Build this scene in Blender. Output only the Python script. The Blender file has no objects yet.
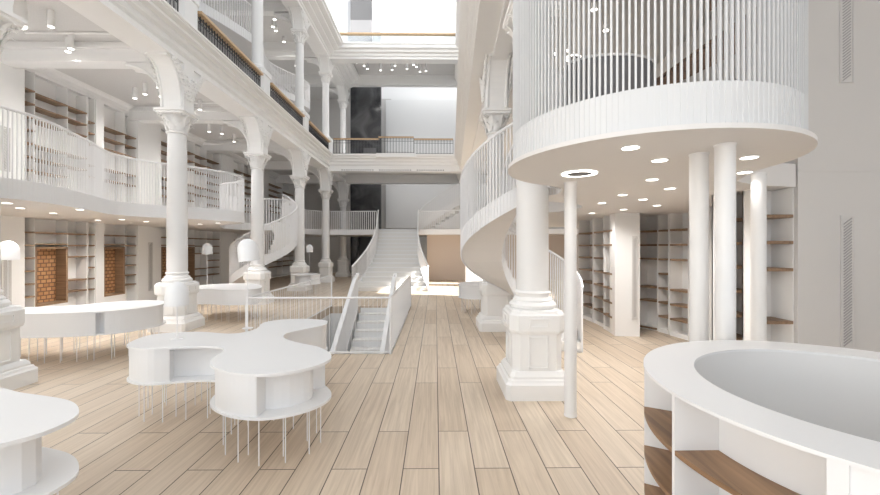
import bpy, bmesh, math, random
from mathutils import Vector, Matrix
random.seed(7)
PI = math.pi
sc = bpy.context.scene
C = sc.collection

# ------------------------------------------------------------ camera, world, sun, exposure
F, PSI, CH = 390.0, math.atan(4.5 / 390), 1.7
cd = bpy.data.cameras.new('camera'); cam = bpy.data.objects.new('camera', cd); C.objects.link(cam)
cd.sensor_width = 36; cd.lens = 36 * F / 880; cd.clip_start = .05; cd.clip_end = 200
cam.location = (0, 0, CH); cam.rotation_euler = (PI / 2, 0, -PSI)
sc.camera = cam
w = bpy.data.worlds.new('world'); sc.world = w; w.use_nodes = True
bg = w.node_tree.nodes['Background']; bg.inputs[0].default_value = (.92, .96, 1, 1); bg.inputs[1].default_value = 1.25
sd = bpy.data.lights.new('sun', 'SUN'); sd.energy = 18; sd.angle = .006; sd.color = (1, .97, .92)
so = bpy.data.objects.new('sun', sd); C.objects.link(so)
SUN = Vector((.8, -.2, .42)).normalized()
so.rotation_euler = SUN.to_track_quat('Z', 'Y').to_euler()
sc.view_settings.view_transform = 'Standard'; sc.view_settings.look = 'None'
sc.view_settings.gamma = 1; sc.view_settings.use_curve_mapping = False
sc.view_settings.exposure = 0.29
sc.cycles.diffuse_bounces = 7; sc.cycles.max_bounces = 12

cs, sn = math.cos(PSI), math.sin(PSI)
def ray(px, py):
    xc, zc = (px - 440) / F, (247.5 - py) / F
    return xc * cs + sn, cs - xc * sn, zc
def at_z(px, py, z):
    a, b, c = ray(px, py); D = (z - CH) / c; return Vector((a * D, b * D, z))
def at_y(px, py, y):
    a, b, c = ray(px, py); D = y / b; return Vector((a * D, y, CH + c * D))
def at_x(px, py, x):
    a, b, c = ray(px, py); D = x / a; return Vector((x, b * D, CH + c * D))

# ------------------------------------------------------------ materials
def mat(name, col, rough=.5, emit=0, metal=0, noise=None, spec=.5):
    m = bpy.data.materials.new(name); m.use_nodes = True
    nt = m.node_tree; b = nt.nodes['Principled BSDF']
    b.inputs['Base Color'].default_value = (*col, 1); b.inputs['Roughness'].default_value = rough
    b.inputs['Metallic'].default_value = metal; b.inputs['Specular IOR Level'].default_value = spec
    if emit:
        b.inputs['Emission Color'].default_value = (1, .96, .9, 1); b.inputs['Emission Strength'].default_value = emit
    if noise:
        sc_, amt = noise
        tc = nt.nodes.new('ShaderNodeTexCoord'); n = nt.nodes.new('ShaderNodeTexNoise')
        n.inputs['Scale'].default_value = sc_; n.inputs['Detail'].default_value = 5
        r = nt.nodes.new('ShaderNodeMix'); r.data_type = 'RGBA'
        r.inputs[6].default_value = (*[c * (1 - amt) for c in col], 1); r.inputs[7].default_value = (*[min(1, c * (1 + amt)) for c in col], 1)
        nt.links.new(tc.outputs['Object'], n.inputs['Vector']); nt.links.new(n.outputs['Fac'], r.inputs[0])
        nt.links.new(r.outputs[2], b.inputs['Base Color'])
    return m
def wood(name, c1, c2, rough=.5, axis='Y', scale=1.0):
    m = bpy.data.materials.new(name); m.use_nodes = True
    nt = m.node_tree; b = nt.nodes['Principled BSDF']; b.inputs['Roughness'].default_value = rough
    tc = nt.nodes.new('ShaderNodeTexCoord'); mp = nt.nodes.new('ShaderNodeMapping')
    s = {'X': (1.2, 22, 22), 'Y': (22, 1.2, 22), 'Z': (22, 22, 1.2)}[axis]
    mp.inputs['Scale'].default_value = [v * scale for v in s]
    n = nt.nodes.new('ShaderNodeTexNoise'); n.inputs['Scale'].default_value = 1.5; n.inputs['Detail'].default_value = 6; n.inputs['Distortion'].default_value = .4
    r = nt.nodes.new('ShaderNodeValToRGB'); r.color_ramp.elements[0].position = .3; r.color_ramp.elements[1].position = .7
    r.color_ramp.elements[0].color = (*c1, 1); r.color_ramp.elements[1].color = (*c2, 1)
    for a, b_ in ((tc.outputs['Object'], mp.inputs['Vector']), (mp.outputs[0], n.inputs['Vector']), (n.outputs['Fac'], r.inputs[0]), (r.outputs[0], b.inputs['Base Color'])): nt.links.new(a, b_)
    return m
def plank_floor():
    m = bpy.data.materials.new('oak plank floor'); m.use_nodes = True
    nt = m.node_tree; N = nt.nodes; L = nt.links; b = N['Principled BSDF']; b.inputs['Roughness'].default_value = .42
    b.inputs['Specular IOR Level'].default_value = .35
    tc = N.new('ShaderNodeTexCoord'); sp = N.new('ShaderNodeSeparateXYZ'); cb = N.new('ShaderNodeCombineXYZ')
    ax = N.new('ShaderNodeMath'); ax.operation = 'ADD'; ax.inputs[1].default_value = 1.9 * 20 - 3.0
    ay = N.new('ShaderNodeMath'); ay.operation = 'ADD'; ay.inputs[1].default_value = .2747 * 60 - .026
    L.new(tc.outputs['Object'], sp.inputs[0]); L.new(sp.outputs['Y'], ax.inputs[0]); L.new(sp.outputs['X'], ay.inputs[0])
    L.new(ax.outputs[0], cb.inputs[0]); L.new(ay.outputs[0], cb.inputs[1])
    br = N.new('ShaderNodeTexBrick'); br.offset = .68; br.offset_frequency = 2; br.squash = 1
    for k, v in (('Scale', 1), ('Mortar Size', .0045), ('Mortar Smooth', .1), ('Bias', 0), ('Brick Width', 1.9), ('Row Height', .2747)): br.inputs[k].default_value = v
    br.inputs['Color1'].default_value = (.0, .0, .0, 1); br.inputs['Color2'].default_value = (1, 1, 1, 1); br.inputs['Mortar'].default_value = (.5, .5, .5, 1)
    L.new(cb.outputs[0], br.inputs['Vector'])
    # plank tone
    tone = N.new('ShaderNodeValToRGB'); tone.color_ramp.elements[0].color = (.575, .475, .37, 1); tone.color_ramp.elements[1].color = (.65, .56, .455, 1)
    L.new(br.outputs['Color'], tone.inputs[0])
    # grain, shifted per plank
    mp = N.new('ShaderNodeMapping'); mp.inputs['Scale'].default_value = (24, .8, 1)
    mul = N.new('ShaderNodeVectorMath'); mul.operation = 'SCALE'; mul.inputs[3].default_value = 9.0
    add = N.new('ShaderNodeVectorMath'); add.operation = 'ADD'
    L.new(br.outputs['Color'], mul.inputs[0]); L.new(tc.outputs['Object'], mp.inputs[0]); L.new(mp.outputs[0], add.inputs[0]); L.new(mul.outputs[0], add.inputs[1])
    n1 = N.new('ShaderNodeTexNoise'); n1.inputs['Scale'].default_value = 1.2; n1.inputs['Detail'].default_value = 8; n1.inputs['Roughness'].default_value = .62; n1.inputs['Distortion'].default_value = .9
    L.new(add.outputs[0], n1.inputs['Vector'])
    gr = N.new('ShaderNodeValToRGB'); gr.color_ramp.elements[0].position = .33; gr.color_ramp.elements[0].color = (.84, .81, .78, 1)
    gr.color_ramp.elements[1].position = .62; gr.color_ramp.elements[1].color = (1.06, 1.05, 1.04, 1)
    L.new(n1.outputs['Fac'], gr.inputs[0])
    mx = N.new('ShaderNodeMix'); mx.data_type = 'RGBA'; mx.blend_type = 'MULTIPLY'; mx.inputs[0].default_value = 1
    L.new(tone.outputs[0], mx.inputs[6]); L.new(gr.outputs[0], mx.inputs[7])
    mo = N.new('ShaderNodeMix'); mo.data_type = 'RGBA'; mo.inputs[7].default_value = (.10, .08, .065, 1)
    L.new(br.outputs['Fac'], mo.inputs[0]); L.new(mx.outputs[2], mo.inputs[6]); L.new(mo.outputs[2], b.inputs['Base Color'])
    return m
def brick_lattice():
    m = bpy.data.materials.new('orange brick'); m.use_nodes = True
    nt = m.node_tree; N = nt.nodes; L = nt.links; b = N['Principled BSDF']; b.inputs['Roughness'].default_value = .8
    tc = N.new('ShaderNodeTexCoord'); sp = N.new('ShaderNodeSeparateXYZ'); cb = N.new('ShaderNodeCombineXYZ')
    L.new(tc.outputs['Object'], sp.inputs[0]); L.new(sp.outputs['X'], cb.inputs[0]); L.new(sp.outputs['Z'], cb.inputs[1])
    br = N.new('ShaderNodeTexBrick')
    for k, v in (('Scale', 1), ('Mortar Size', .012), ('Brick Width', .13), ('Row Height', .095)): br.inputs[k].default_value = v
    br.inputs['Color1'].default_value = (.40, .19, .08, 1); br.inputs['Color2'].default_value = (.55, .30, .14, 1); br.inputs['Mortar'].default_value = (.16, .085, .045, 1)
    L.new(cb.outputs[0], br.inputs['Vector']); L.new(br.outputs['Color'], b.inputs['Base Color'])
    return m
def marble():
    m = mat('dark veined marble', (.05, .05, .05), .15)
    nt = m.node_tree; N = nt.nodes; L = nt.links; b = N['Principled BSDF']
    tc = N.new('ShaderNodeTexCoord'); n = N.new('ShaderNodeTexNoise'); n.inputs['Scale'].default_value = .8; n.inputs['Detail'].default_value = 9; n.inputs['Distortion'].default_value = 1.3
    r = N.new('ShaderNodeValToRGB'); r.color_ramp.elements[0].position = .4; r.color_ramp.elements[0].color = (.035, .036, .04, 1)
    r.color_ramp.elements[1].position = .72; r.color_ramp.elements[1].color = (.11, .11, .115, 1)
    L.new(tc.outputs['Object'], n.inputs['Vector']); L.new(n.outputs['Fac'], r.inputs[0]); L.new(r.outputs[0], b.inputs['Base Color'])
    return m
WHITE = mat('white lacquer', (.82, .825, .835), .35)
PLASTER = mat('carved white plaster', (.875, .87, .86), .6, noise=(3, .02))
COLW = mat('painted white column', (.81, .81, .81), .5, noise=(4, .02))
PANEL = mat('white painted panel', (.87, .865, .855), .5)
METAL = mat('white powder coated metal', (.82, .82, .83), .35)
SCREENM = mat('satin white screen metal', (.70, .71, .72), .4)
WALLG = mat('warm grey wall paint', (.66, .645, .63), .6, noise=(2, .02))
WALLW = mat('off white wall paint', (.85, .85, .845), .6)
SOFF = mat('matt beige white soffit', (.76, .745, .735), .7)
ACOU = mat('speckled acoustic ceiling', (.70, .69, .68), .9, noise=(60, .12))
SHELFW = wood('walnut shelf', (.20, .125, .075), (.34, .225, .14), .5, 'Y')
DESKW = wood('desk shelf oak', (.17, .095, .05), (.40, .24, .13), .45, 'Y', .8)
RAILW = wood('light oak handrail', (.50, .32, .17), (.66, .46, .28), .4, 'Y')
TREADW = wood('dark tread wood', (.14, .085, .055), (.25, .16, .11), .5, 'X')
IRON = mat('black iron', (.03, .03, .035), .4)
GREYP = mat('dark grey panel', (.10, .10, .105), .5)
GREYM = mat('mid grey felt', (.22, .22, .23), .8)
BEIGE = mat('beige wall paint', (.62, .53, .46), .7)
BLACK = mat('black lacquer', (.008, .008, .009), .3)
LED = mat('led light', (1, 1, 1), .5, emit=4)
FLOORM = plank_floor(); BRICK = brick_lattice(); MARB = marble()
SLOT = mat('grey slot', (.40, .39, .385), .7)
CONC = mat('pale grey well lining', (.76, .76, .76), .6)
CARP = mat('pale stone', (.78, .77, .75), .6)

# ------------------------------------------------------------ mesh helpers
class MB:
    def __init__(s): s.bm = bmesh.new()
    def box(s, x0, x1, y0, y1, z0, z1, M=None):
        r = bmesh.ops.create_cube(s.bm, size=1)['verts']
        for v in r:
            v.co = Vector(((x0 + x1) / 2 + v.co.x * (x1 - x0), (y0 + y1) / 2 + v.co.y * (y1 - y0), (z0 + z1) / 2 + v.co.z * (z1 - z0)))
            if M: v.co = M @ v.co
        return s
    def prism(s, pts, z0, z1):
        lo = [s.bm.verts.new((p[0], p[1], z0)) for p in pts]; hi = [s.bm.verts.new((p[0], p[1], z1)) for p in pts]
        n = len(pts)
        s.bm.faces.new(lo[::-1]); s.bm.faces.new(hi)
        for i in range(n): s.bm.faces.new((lo[i], lo[(i + 1) % n], hi[(i + 1) % n], hi[i]))
        return s
    def lathe(s, prof, cx=0, cy=0, seg=24, cap=True, a0=0):
        rings = []
        for r, z in prof:
            rings.append([s.bm.verts.new((cx + r * math.cos(a0 + 2 * PI * i / seg), cy + r * math.sin(a0 + 2 * PI * i / seg), z)) for i in range(seg)])
        for a, b in zip(rings, rings[1:]):
            for i in range(seg): s.bm.faces.new((a[i], a[(i + 1) % seg], b[(i + 1) % seg], b[i]))
        if cap:
            s.bm.faces.new(rings[0][::-1]); s.bm.faces.new(rings[-1])
        return s
    def sqlathe(s, prof, cx=0, cy=0, ch=.0):          # square (optionally chamfered) stack of half widths
        rings = []
        for r, z in prof:
            c = r * ch
            pts = [(r - c, -r), (r, -r + c), (r, r - c), (r - c, r), (-r + c, r), (-r, r - c), (-r, -r + c), (-r + c, -r)] if ch else [(r, -r), (r, r), (-r, r), (-r, -r)]
            rings.append([s.bm.verts.new((cx + a, cy + b, z)) for a, b in pts])
        n = len(rings[0])
        for a, b in zip(rings, rings[1:]):
            for i in range(n): s.bm.faces.new((a[i], a[(i + 1) % n], b[(i + 1) % n], b[i]))
        s.bm.faces.new(rings[0][::-1]); s.bm.faces.new(rings[-1])
        return s
    def loft(s, secs, close=False, cap=True):         # list of equal-length closed sections (lists of points)
        rs = [[s.bm.verts.new(p) for p in sec] for sec in secs]
        n = len(rs[0]); m = len(rs)
        for k in range(m if close else m - 1):
            a, b = rs[k], rs[(k + 1) % m]
            for i in range(n): s.bm.faces.new((a[i], a[(i + 1) % n], b[(i + 1) % n], b[i]))
        if cap and not close:
            s.bm.faces.new(rs[0][::-1]); s.bm.faces.new(rs[-1])
        return s
    def tube(s, pts, r, seg=8, close=False):
        pts = [Vector(p) for p in pts]; secs = []; n = len(pts)
        for i, p in enumerate(pts):
            a = pts[(i - 1) % n] if (i > 0 or close) else p; b = pts[(i + 1) % n] if (i < n - 1 or close) else p
            t = (b - a).normalized(); u = t.cross(Vector((0, 0, 1)))
            if u.length < .05: u = t.cross(Vector((0, 1, 0)))
            u.normalize(); v = t.cross(u)
            secs.append([p + u * r * math.cos(2 * PI * k / seg) + v * r * math.sin(2 * PI * k / seg) for k in range(seg)])
        return s.loft(secs, close)
    def band(s, pts, z0s, z1s, t, close=False):       # upright band of thickness t following a plan path
        secs = []; n = len(pts)
        for i, p in enumerate(pts):
            a = pts[(i - 1) % n] if (i > 0 or close) else p; b = pts[(i + 1) % n] if (i < n - 1 or close) else p
            d = Vector((b[0] - a[0], b[1] - a[1], 0)).normalized(); nn = Vector((-d.y, d.x, 0)) * t / 2
            z0 = z0s[i] if hasattr(z0s, '__len__') else z0s; z1 = z1s[i] if hasattr(z1s, '__len__') else z1s
            P = Vector((p[0], p[1], 0))
            secs.append([P + nn + Vector((0, 0, z0)), P - nn + Vector((0, 0, z0)), P - nn + Vector((0, 0, z1)), P + nn + Vector((0, 0, z1))])
        return s.loft(secs, close)
    def sphere(s, c, r, u=10, v=7, sz=1):
        m = Matrix.Translation(c) @ Matrix.Diagonal((r, r, r * sz, 1))
        bmesh.ops.create_uvsphere(s.bm, u_segments=u, v_segments=v, radius=1, matrix=m); return s
    def build(s, name, m, parent=None, smooth=False, loc=None):
        bmesh.ops.recalc_face_normals(s.bm, faces=s.bm.faces)
        me = bpy.data.meshes.new(name); s.bm.to_mesh(me); s.bm.free(); me.materials.append(m)
        if smooth:
            for p in me.polygons: p.use_smooth = True
            try: me.set_sharp_from_angle(angle=math.radians(35))
            except Exception: pass
        o = bpy.data.objects.new(name, me); C.objects.link(o)
        if parent: o.parent = parent
        return o
def bx(*a): return MB().box(*a)
def empty(name, loc, label, cat, group=None, rz=0):
    o = bpy.data.objects.new(name, None); C.objects.link(o); o.location = loc; o.rotation_euler.z = rz; o.empty_display_size = .1
    o['label'] = label; o['category'] = cat
    if group: o['group'] = group
    return o
def tag(o, label, cat, group=None, kind=None):
    o['label'] = label; o['category'] = cat
    if group: o['group'] = group
    if kind: o['kind'] = kind
    return o
def struct(o, label=None):
    o['kind'] = 'structure'
    if label: o['label'] = label
    return o
def lamp_light(parent, z, watts, size=.012, cone=2.7, col=(1, .97, .94)):
    l = bpy.data.lights.new('lamp_light', 'SPOT'); l.energy = watts; l.shadow_soft_size = size; l.spot_size = cone; l.spot_blend = .9; l.color = col
    o = bpy.data.objects.new('lamp_light', l); C.objects.link(o); o.parent = parent; o.location = (0, 0, z)
def copy_tree(o, loc=None, label=None, group=None, parent=None, rz=None):
    c = o.copy(); C.objects.link(c); c.parent = parent
    for ch in [x for x in sc.objects if x.parent == o]: copy_tree(ch, parent=c)
    if loc is not None: c.location = loc
    if label: c['label'] = label
    if group: c['group'] = group
    if rz is not None: c.rotation_euler.z = rz
    return c
def cr(pts, n=8, close=False):                        # Catmull-Rom through plan (or space) points
    P = [Vector(p) for p in pts]; m = len(P); out = []
    for i in range(m if close else m - 1):
        p0 = P[(i - 1) % m] if (close or i > 0) else P[i]; p1 = P[i]; p2 = P[(i + 1) % m]; p3 = P[(i + 2) % m] if (close or i < m - 2) else P[i + 1]
        for k in range(n):
            t = k / n
            out.append(.5 * ((2 * p1) + (p2 - p0) * t + (2 * p0 - 5 * p1 + 4 * p2 - p3) * t * t + (3 * p1 - p0 - 3 * p2 + p3) * t ** 3))
    if not close: out.append(P[-1])
    return out
def resample(pts, step, close=False):
    P = [Vector(p) for p in pts]
    if close: P.append(P[0])
    L = [0]
    for a, b in zip(P, P[1:]): L.append(L[-1] + (b - a).length)
    n = max(2, round(L[-1] / step)); out = []; j = 0
    for k in range(n if close else n + 1):
        d = L[-1] * k / n
        while j < len(L) - 2 and L[j + 1] < d: j += 1
        t = (d - L[j]) / max(1e-9, L[j + 1] - L[j]); out.append(P[j].lerp(P[j + 1], t))
    return out
def offset(pts, d):                                   # inward offset of a closed plan curve
    n = len(pts); area = sum(pts[i][0] * pts[(i + 1) % n][1] - pts[(i + 1) % n][0] * pts[i][1] for i in range(n))
    sg = 1 if area > 0 else -1; out = []
    for i in range(n):
        a, b = pts[(i - 1) % n], pts[(i + 1) % n]; t = Vector((b[0] - a[0], b[1] - a[1])).normalized()
        out.append((pts[i][0] - t.y * d * sg, pts[i][1] + t.x * d * sg))
    return out
def slat_guard(root, path, zb, zt, pitch, wdt=.014, dep=.03, fascia=None, rail=.022, railm=METAL, m=METAL, fm=None):
    """slats along a plan path; zb / zt functions of the fraction along it; fascia = (below, above) zb"""
    P = resample([(p[0], p[1], 0) for p in path], pitch); n = len(P)
    mb = MB()
    for i, p in enumerate(P):
        a = P[max(0, i - 1)]; b = P[min(n - 1, i + 1)]; d = (b - a).normalized(); f = i / (n - 1)
        M = Matrix.Translation(p) @ Matrix(((d.x, -d.y, 0, 0), (d.y, d.x, 0, 0), (0, 0, 1, 0), (0, 0, 0, 1)))
        mb.box(-wdt / 2, wdt / 2, -dep / 2, dep / 2, zb(f), zt(f), M)
    mb.build('slats', m, root)
    Q = resample([(p[0], p[1], 0) for p in path], .08); q = len(Q)
    if rail:
        MB().tube([Vector((p.x, p.y, zt(i / (q - 1)))) for i, p in enumerate(Q)], rail, 8).build('handrail', railm, root, True)
    if fascia:
        MB().band(Q, [zb(i / (q - 1)) + fascia[0] for i in range(q)], [zb(i / (q - 1)) + fascia[1] for i in range(q)], .008).build('fascia', fm or WHITE, root)

ZS, ZM, ZR = 2.36, 2.61, 3.54           # mezzanine soffit, floor, rail
Z2, ZC2, ZB2 = 6.27, 5.92, 5.50         # first gallery floor, aisle ceiling, beam soffit
Z3, ZC3, ZB3 = 11.61, 11.75, 10.94
XL = -5.42
YC = [4.55, 8.25, 11.94, 15.63, 19.32, 22.95]

# ------------------------------------------------------------ setting: floor with the stair opening
PX0, PX1, PY0, PY1 = -3.02, -.70, 6.25, 11.3
fl = MB()
fl.box(-12, PX0, -4, 30, -.2, 0); fl.box(PX1, 9, -4, 30, -.2, 0)
fl.box(PX0, PX1, -4, PY0, -.2, 0); fl.box(PX0, PX1, PY1, 30, -.2, 0)
struct(fl.build('floor', FLOORM))
pit = MB()
pit.box(PX0 - .15, PX0, PY0, PY1, -3.4, -.2); pit.box(PX1, PX1 + .15, PY0, PY1, -3.4, -.2)
pit.box(PX0 - .15, PX1 + .15, PY0 - .15, PY0, -3.4, -.2); pit.box(PX0 - .15, PX1 + .15, PY1, PY1 + .15, -3.4, -.2)
pit.box(PX0 - .15, PX1 + .15, PY0 - .15, PY1 + .15, -3.5, -3.4)
struct(pit.build('wall_basement', WALLW))

def rx(y, x0): return x0 + .04 * y      # the right arcade runs slightly askew

# outer walls
struct(bx(-12, -9.32, -4, 30, -.0, 16).build('wall_left', WALLW))
struct(bx(-12, -3.0, 26.4, 26.7, 0, ZC3).build('wall_back_left', WALLG))
wb = MB(); wb.box(-5.2, 9, 27.4, 27.7, 0, 19); struct(wb.build('wall_back', WALLW))
# outer right wall, unseen, kept tall to block sun, with the daylight window opening
WY0, WY1, WZ0, WZ1 = 12.0, 17.4, 1.6, 5.2
wr = MB(); wr.box(7.4, 7.7, 4.2, WY0, 0, 20); wr.box(7.4, 7.7, WY1, 27.4, 0, 20)
wr.box(7.4, 7.7, WY0, WY1, 0, WZ0); wr.box(7.4, 7.7, WY0, WY1, WZ1, 20)
struct(wr.build('wall_right', WALLW))
wf = MB()
for y in (WY0, WY0 + 1.33, WY0 + 2.67, WY1 - .08): wf.box(7.42, 7.52, y, y + .08, WZ0, WZ1)
for z in (WZ0, WZ1 - .08): wf.box(7.42, 7.52, WY0, WY1, z, z + .08)
struct(wf.build('window_1', METAL))
# near right grey wall facing the camera
struct(bx(6.2, 6.5, -4, 4.20, 0, 20).build('wall_near_side', WALLG))  # unseen side wall, added to keep the sun off the foreground
struct(bx(3.945, 8.0, 4.20, 4.5, 0, 20).build('wall_near_right', WALLG))
struct(bx(3.947, 6.2, 4.192, 4.2, 2.53, 2.545).build('trim_1', WALLG))

# left beam between the lower and upper arcade: stepped cornice swept along Y
def cornice(name, prof, pa, pb, m=PLASTER):
    """prof: (outward, z) ; pa, pb plan end points with their outward normals"""
    mb = MB(); secs = []
    for (p, nrm) in (pa, pb):
        secs.append([Vector((p[0] + nrm[0] * o, p[1] + nrm[1] * o, z)) for o, z in prof])
    mb.loft(secs); return struct(mb.build(name, m))
P2 = [(-.36, ZB2), (.24, ZB2), (.24, 5.60), (.18, 5.61), (.18, 5.66), (.23, 5.68), (.25, 5.71), (.23, 5.74), (.20, 5.75), (.20, 5.84), (.27, 5.87), (.29, 5.90), (.27, 5.925), (.25, 5.93), (.25, 6.0), (.36, 6.03), (.36, 6.08), (.33, 6.085), (.33, 6.11), (.43, 6.15), (.43, 6.19), (.46, 6.20), (.46, 6.24), (-.36, 6.24)]
cornice('trim_left_gallery', P2, ((XL, -2.5), (1, 0)), ((XL, 22.6), (1, 0)))
P3 = [(-.36, ZB3), (.24, ZB3), (.24, 11.05), (.30, 11.08), (.30, 11.14), (.5, 11.2), (.5, 11.26), (.72, 11.32), (.72, 11.40), (.92, 11.44), (.92, 11.52), (.99, 11.55), (.99, 11.61), (-.36, 11.61)]
cornice('trim_left_upper', P3, ((XL, -2.5), (1, 0)), ((XL, 23.2), (1, 0)))
# back galleries
YB = 19.32
XR1 = rx(YB, .35)
PB = [(-.3, 5.43), (.20, 5.43), (.20, 5.55), (.16, 5.55), (.16, 5.72), (.22, 5.75), (.22, 5.86), (.28, 5.9), (.28, 6.0), (.36, 6.05), (.36, 6.12), (.42, 6.15), (.42, 6.24), (-.3, 6.24)]
cornice('trim_back_gallery', PB, ((XL, YB), (0, -1)), ((2.6, YB), (0, -1)))
PB3 = [(-.3, 10.94), (.16, 10.94), (.16, 11.05), (.22, 11.08), (.22, 11.18), (.34, 11.22), (.34, 11.32), (.46, 11.36), (.46, 11.50), (.5, 11.53), (.5, 11.61), (-.3, 11.61)]
cornice('trim_back_upper', PB3, ((XL, YB), (0, -1)), ((2.6, YB), (0, -1)))
# slot vents in the back beam
root = empty('slot_vent', (-4.6, YB - .2, 5.49), 'long row of small dark slots along the white back beam below the iron balustrade', 'vent')
s0 = MB().box(0, .07, -.006, .006, -.02, .02).build('slot', GREYM, root)
for i in range(1, 44):
    if i in (14, 15, 30, 31): continue
    o = s0.copy(); C.objects.link(o); o.location = (.115 * i, 0, 0)
# floors / ceilings of the galleries
struct(bx(-9.4, XL, -2.5, 26.4, ZC2, Z2).build('ceiling_left_aisle', ACOU))
struct(bx(-9.4, XL, -2.5, 26.4, ZC3, 12.0).build('ceiling_left_gallery', ACOU))
struct(bx(XL, 2.6, YB + .3, 22.9, ZC2 + .03, 6.24).build('ceiling_back_aisle', ACOU))
struct(bx(XL, 2.6, YB + .3, 22.9, ZC3, 12.0).build('ceiling_back_gallery', ACOU))
for z0, z1 in ((5.45, ZC2 + .1), (11.2, ZC3 + .1)): struct(bx(-9.3, 7.3, 22.75, 23.15, z0, z1).build('trim_back_beam', PLASTER))
for z0, z1 in ((5.5, 6.24), (11.3, 12)):
    struct(bx(-9.3, XL, 22.9, 26.4, z0 + .4, z1).build('ceiling_back_corner', ACOU))
# transverse beams of the aisle and the wall crown moulding
for y in YC[:5]:
    for zb, zc in ((ZB2 + .02, ZC2), (ZB3 + .1, ZC3)):
        tb = MB(); tb.box(-9.2, XL - .3, y - .17, y + .17, zb, zc); tb.box(-9.2, XL - .3, y - .22, y + .22, zb + .25, zb + .31)
        struct(tb.build('trim_cross_beam', PLASTER))
for zc in (ZC2, ZC3):
    cornice('trim_crown', [(-.1, zc - .24), (.04, zc - .24), (.05, zc - .16), (.14, zc - .10), (.16, zc - .03), (.22, zc), (-.1, zc)], ((-9.22, -2), (1, 0)), ((-9.22, 26.4), (1, 0)))
# lighting track frames on the aisle ceiling
for y0, y1 in ((4.8, 7.9), (8.6, 11.6), (12.3, 15.3)):
    tr = MB(); tr.tube([(-8.0, y0 + .2, ZC2 - .03), (-6.3, y0 + .2, ZC2 - .03), (-5.95, y0 + .6, ZC2 - .03), (-5.95, y1 - .6, ZC2 - .03), (-6.3, y1 - .2, ZC2 - .03), (-8.0, y1 - .2, ZC2 - .03)], .022, 6)
    struct(tr.build('trim_ceiling_track', PLASTER))

# right arcade beams (askew): soffit, stepped cornice
def rbeam(name, prof):
    mb = MB(); secs = []
    for y in (-4, 22.8): secs.append([Vector((rx(y, x), y, z)) for x, z in prof])
    return struct(mb.loft(secs).build(name, PLASTER))
rbeam('trim_right_gallery', [(1.35, 5.5), (1.12, 5.5), (1.12, 5.42), (.82, 5.42), (.82, 5.5), (.44, 5.5), (.44, 5.58), (.40, 5.60), (.40, 5.70), (.34, 5.73), (.34, 5.84), (.29, 5.86), (.29, 5.95), (.22, 5.99), (.22, 6.07), (.17, 6.1), (.17, 6.24), (1.35, 6.24)])
rbeam('trim_right_upper', [(1.35, 10.94), (.60, 10.94), (.60, 11.05), (.50, 11.1), (.50, 11.2), (.38, 11.25), (.38, 11.36), (.26, 11.4), (.26, 11.5), (.2, 11.53), (.2, 11.61), (1.35, 11.61)])
def poly(pts, z0, z1, name, m): return struct(MB().prism(pts, z0, z1).build(name, m))
poly([(rx(-4, 1.2), -4), (rx(22.8, 1.2), 22.8), (7.4, 22.8), (7.4, 4.3), (6.2, 4.2), (6.2, -4)], ZC2, 6.24, 'ceiling_right_aisle', ACOU)  # near end, out of view, extended to shade the slatted screen and grey wall
struct(bx(1.5, 7.4, 4.3, 22.8, ZC3, 12.0).build('ceiling_right_gallery', ACOU))

# ------------------------------------------------------------ mezzanines
# right: round lobe on poles, ceiling over the bookcases
DC, DR = (1.67, 3.19), 1.06
lobe = [(DC[0] + DR * math.cos(math.radians(a)), DC[1] + DR * math.sin(math.radians(a))) for a in range(122, 361, 4)]
SC_, SR = (1.43, 6.60), .98
hole = [(SC_[0] + (SR + .02) * math.cos(math.radians(a)), SC_[1] + (SR + .02) * math.sin(math.radians(a))) for a in range(-60, 61, 8)]
rest = [(2.78, 3.4), (3.0, 3.85), (3.4, 4.1), (3.92, 4.2), (3.92, 4.51), (4.84, 4.51), (4.84, 12.6), (2.3, 12.6), (2.15, 11.0), (2.0, 9.4), (1.96, 8.2)] + hole[::-1] + [(1.6, 5.58), (1.38, 5.58), (1.36, 4.95), (1.50, 4.70), (1.42, 4.35), (1.24, 4.17)]
lobe_in = [(DC[0] + (DR - .11) * math.cos(math.radians(a)), DC[1] + (DR - .11) * math.sin(math.radians(a))) for a in range(122, 361, 4)]
struct(MB().prism(lobe + rest, ZS, ZS + .03).prism(lobe_in + [(2.70, 3.4)] + rest[1:], ZS + .03, ZM).build('mezzanine_floor_right', SOFF))
# left: wavy gallery edge
LP = cr([(-6.3, 3.2, 0), (-6.0, 4.2, 0), (-5.68, 5.15, 0), (-5.68, 5.8, 0), (-6.0, 6.8, 0), (-6.33, 7.7, 0), (-6.15, 8.45, 0), (-5.72, 8.80, 0), (-5.30, 9.35, 0), (-5.05, 9.95, 0), (-5.12, 10.5, 0), (-5.5, 10.95, 0), (-6.2, 11.4, 0), (-6.7, 12.2, 0)], 8)
LP2 = cr([(-7.25, 13.4, 0), (-7.15, 14.3, 0), (-6.7, 14.82, 0), (-5.98, 14.9, 0), (-5.75, 15.1, 0), (-5.9, 15.7, 0), (-6.5, 16.6, 0), (-6.5, 18.6, 0), (-6.0, 19.6, 0), (-5.0, 19.95, 0), (-3.5, 19.85, 0), (-3.0, 19.8, 0)], 8)
def slab(path, extra, name, z0=ZS, z1=ZM, m=SOFF): return struct(MB().prism([(p[0], p[1]) for p in path] + extra, z0, z1).build(name, m))
slab(LP, [(-6.95, 12.7), (-7.2, 13.4), (-9.3, 13.4), (-9.3, 3.0)], 'mezzanine_floor_left')
slab(LP2, [(-2.85, 23.8), (-9.3, 23.8), (-9.3, 13.4)], 'mezzanine_floor_back_left')
slab([(-.82, 19.75), (.4, 19.6), (2.6, 19.0), (7.3, 18.6)], [(7.3, 23.8), (-.82, 23.8)], 'mezzanine_floor_back_right')
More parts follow.
